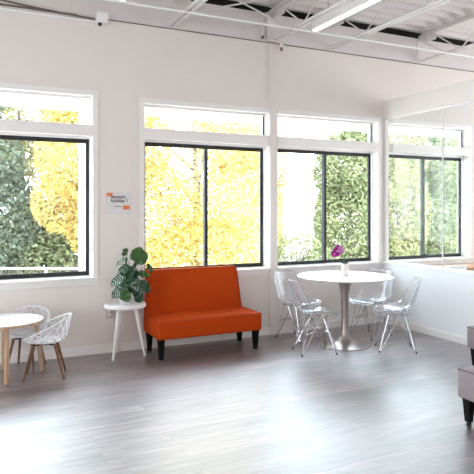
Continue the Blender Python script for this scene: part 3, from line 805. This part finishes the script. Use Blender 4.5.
# white building
root = empty('white_building', (8.05, 15.5, -0.6))
b = NB()
for k in range(22): box(b, -1.2, 1.2, -0.01 - 0.012, 3, k*0.2, k*0.2 + 0.19)
box(b, -1.19, 1.19, 0, 2.99, 0, 4.42); obj('siding_wall', b, M['siding'], root, False)
b = NB(); v = [b.verts.new(p) for p in ((-1.4, -0.3, 4.42), (1.4, -0.3, 4.42), (1.4, 3.3, 4.42), (-1.4, 3.3, 4.42), (0, -0.3, 5.3), (0, 3.3, 5.3))]
for q in ((0, 3, 2, 1), (0, 1, 4), (2, 3, 5), (0, 4, 5, 3), (1, 2, 5, 4)): b.faces.new([v[i] for i in q])
obj('roof', b, M['siding'], root, False)
tag(root, 'white clapboard building far outside, behind the left pane of the table window', 'building')
# low fence
root = empty('low_fence', (0.9, 11.0, -0.6), math.radians(-25.8))
b = NB(); box(b, -2.5, 2.0, -0.02, 0.02, 0.96, 0.995); obj('top_rail', b, M['siding'], root, False)
for x in (-2.4, -0.9, 0.55, 1.95):
    b = NB(); box(b, x - 0.022, x + 0.022, -0.022, 0.022, 0, 0.96); obj('post', b, M['siding'], root, False)
b = NB()
for k in range(64):
    for sg in (-1, 1):
        x = -2.5 + k * 0.07; tube(b, [(x, 0, 0.05 if sg > 0 else 0.95), (min(x + 0.45, 2), 0, 0.95 if sg > 0 else 0.05)], 0.0022, 4)
obj('wire_mesh', b, M['bark'], root, False)
tag(root, 'low white-railed wire fence outside the bottom of the left window', 'fence')

def tree(name, lb, loc, blobs, m, nleaf, size, trunk_h, group=None, cat='tree', flat=1.0):
    root = empty(name, loc)
    b = NB()
    tot = sum(q[3] * q[4] for q in blobs)
    for (bx, by, bz, rx, rz) in blobs:
        for _ in range(int(2.6 * nleaf * rx * rz / tot)):
            while True:
                d = Vector((random.uniform(-1, 1), random.uniform(-1, 1), random.uniform(-1, 1)))
                if 0.25 < d.length < 1: break
            d = d.normalized() * (d.length ** 0.5)
            p = Vector((bx + d.x * rx, by + d.y * rx * 0.7, bz + d.z * rz))
            a = Vector((random.gauss(0, 1), random.gauss(0, 1), random.gauss(0, 0.7))).normalized() * size * random.uniform(0.4, 1.0)
            c = a.cross(Vector((random.gauss(0, 1), random.gauss(0, 1), random.gauss(0, 1)))).normalized() * a.length * 0.62
            vs = [b.verts.new(p - a), b.verts.new(p + c * 0.9 - a*0.1), b.verts.new(p + a), b.verts.new(p - c * 0.9 - a*0.1)]
            b.faces.new(vs)
    me = bpy.data.meshes.new('foliage'); b.to_mesh(me); b.free(); me.materials.append(m)
    o = bpy.data.objects.new('foliage', me); col.objects.link(o); o.parent = root
    b = NB()
    tube(b, [(0, 0, 0), (0.05, 0.02, trunk_h * 0.5), (-0.03, 0, trunk_h)], 0.05 + trunk_h * 0.02, 8, 0.04)
    for k in range(7):
        bl = random.choice(blobs); z0 = trunk_h * random.uniform(0.3, 0.9)
        tip = Vector((bl[0] + random.uniform(-.6, .6) * bl[3], bl[1] + random.uniform(-.4, .4) * bl[3], bl[2] + random.uniform(-.4, .5) * bl[4]))
        s0 = Vector((0, 0, z0)); tube(b, [s0, s0.lerp(tip, 0.5) + Vector((0, 0, 0.1)), tip], 0.035, 6, 0.010)
    obj('trunk', b, M['bark'], root)
    tag(root, lb, cat, group)
    return root
G = 'trees outside the windows'
Z = -0.6
tree('maple_tree', 'large bright yellow autumn tree filling the window behind the settee', (4.6, 11.6, Z),
     [(0, 0, 3.0, 1.9, 2.3), (-1.3, -0.3, 1.8, 1.3, 1.3), (-1.9, 0, 3.3, 1.3, 1.3), (1.2, 0.2, 2.0, 1.1, 1.4), (0, -0.5, 1.0, 1.5, 0.8), (1.0, 0.1, 3.8, 1.0, 1.0), (-2.2, 0.1, 4.4, 1.1, 0.8)],
     M['yellow'], 19000, 0.062, 4.0, G)
tree('maple_tree', 'yellow autumn tree seen in the right part of the left window', (2.35, 12.2, Z),
     [(0, 0, 3.2, 1.0, 1.4), (-0.4, -0.2, 2.2, 0.7, 0.7), (0.2, 0, 4.4, 1.1, 0.9), (0.1, -.2, 1.9, 0.6, 0.9)],
     M['yellow'], 6000, 0.062, 3.8, G)
tree('conifer_tree', 'grey-green evergreen at the left edge of the left window', (0.5, 13.2, Z),
     [(0, 0, 1.6, 1.4, 1.3), (-0.3, 0, 3.0, 1.1, 1.2), (-0.5, 0, 4.4, 0.9, 1.0), (1.2, 0.3, 1.3, 1.0, 1.0)],
     M['evergreen'], 8000, 0.07, 4.8, G)
tree('leafy_tree', 'pale green tree high in the middle of the left window', (1.3, 14.6, Z),
     [(0, 0, 4.0, 1.3, 1.2), (0.4, 0, 3.0, 1.2, 1.2), (-0.8, 0, 5.0, 1.0, 0.8)],
     M['palegreen'], 4500, 0.08, 4.4, G)
tree('leafy_bush', 'dense green bush at the bottom right of the left window', (2.3, 12.9, Z),
     [(0, 0, 0.9, 1.3, 0.9), (-0.9, 0.3, 1.3, 0.9, 1.0)], M['midgreen'], 4500, 0.065, 1.0, 'bushes outside the windows', 'bush')
tree('leafy_tree', 'green tree in the right pane of the window behind the round table', (9.3, 12.4, Z),
     [(0, 0, 1.6, 1.05, 1.4), (-0.1, 0, 3.0, 0.95, 1.1), (0.4, 0, 3.9, 0.7, 0.7)], M['midgreen'], 6500, 0.075, 3.8, G)
tree('leafy_bush', 'small green bush low in the left pane of the window behind the round table', (7.3, 11.8, Z),
     [(0, 0, 0.9, 0.75, 0.6), (0.7, 0, 0.6, 0.6, 0.5)], M['midgreen'], 1500, 0.06, 0.8, 'bushes outside the windows', 'bush')
tree('yellow_shrub', 'thin pale yellow young tree in the left pane behind the round table', (8.0, 14.0, Z),
     [(0, 0, 1.7, 0.22, 1.2), (0.1, 0, 3.1, 0.2, 0.8)], M['yellow'], 650, 0.06, 3.2, G)
tree('leafy_tree', 'yellow-green tree in the left pane of the window beyond the glass partition', (10.9, 12.3, Z),
     [(0, 0, 1.9, 1.0, 1.6), (0.1, 0, 3.6, 0.9, 0.9), (-0.6, -0.2, 2.8, 0.7, 0.9), (-0.3, 0, 0.8, 1.0, 0.8)], M['palegreen'], 6500, 0.075, 4.0, G)
tree('leafy_tree', 'taller green tree in the right pane of the window beyond the glass partition', (12.5, 12.4, Z),
     [(0, 0, 1.5, 1.1, 1.4), (0.1, 0, 3.3, 1.1, 1.2), (-0.5, 0, 4.2, 0.7, 0.6)], M['midgreen'], 6500, 0.075, 4.2, G)
tree('leafy_tree', 'pale yellow-green tree farther back between the two trees beyond the partition', (13.2, 15.8, Z),
     [(-1.2, 0, 1.6, 1.5, 1.8), (0.6, 0, 2.0, 1.5, 2.0), (-1.0, 0, 3.6, 1.3, 1.1), (0.5, 0, 4.0, 1.3, 1.1)], M['palegreen'], 6500, 0.09, 4.4, G)
tree('leafy_tree', 'yellow-green tree far right, behind the taller green tree beyond the partition', (14.2, 13.6, Z),
     [(0, 0, 2.0, 1.4, 2.0), (-1.0, 0, 3.7, 1.0, 1.0)], M['palegreen'], 6000, 0.08, 4.2, G)
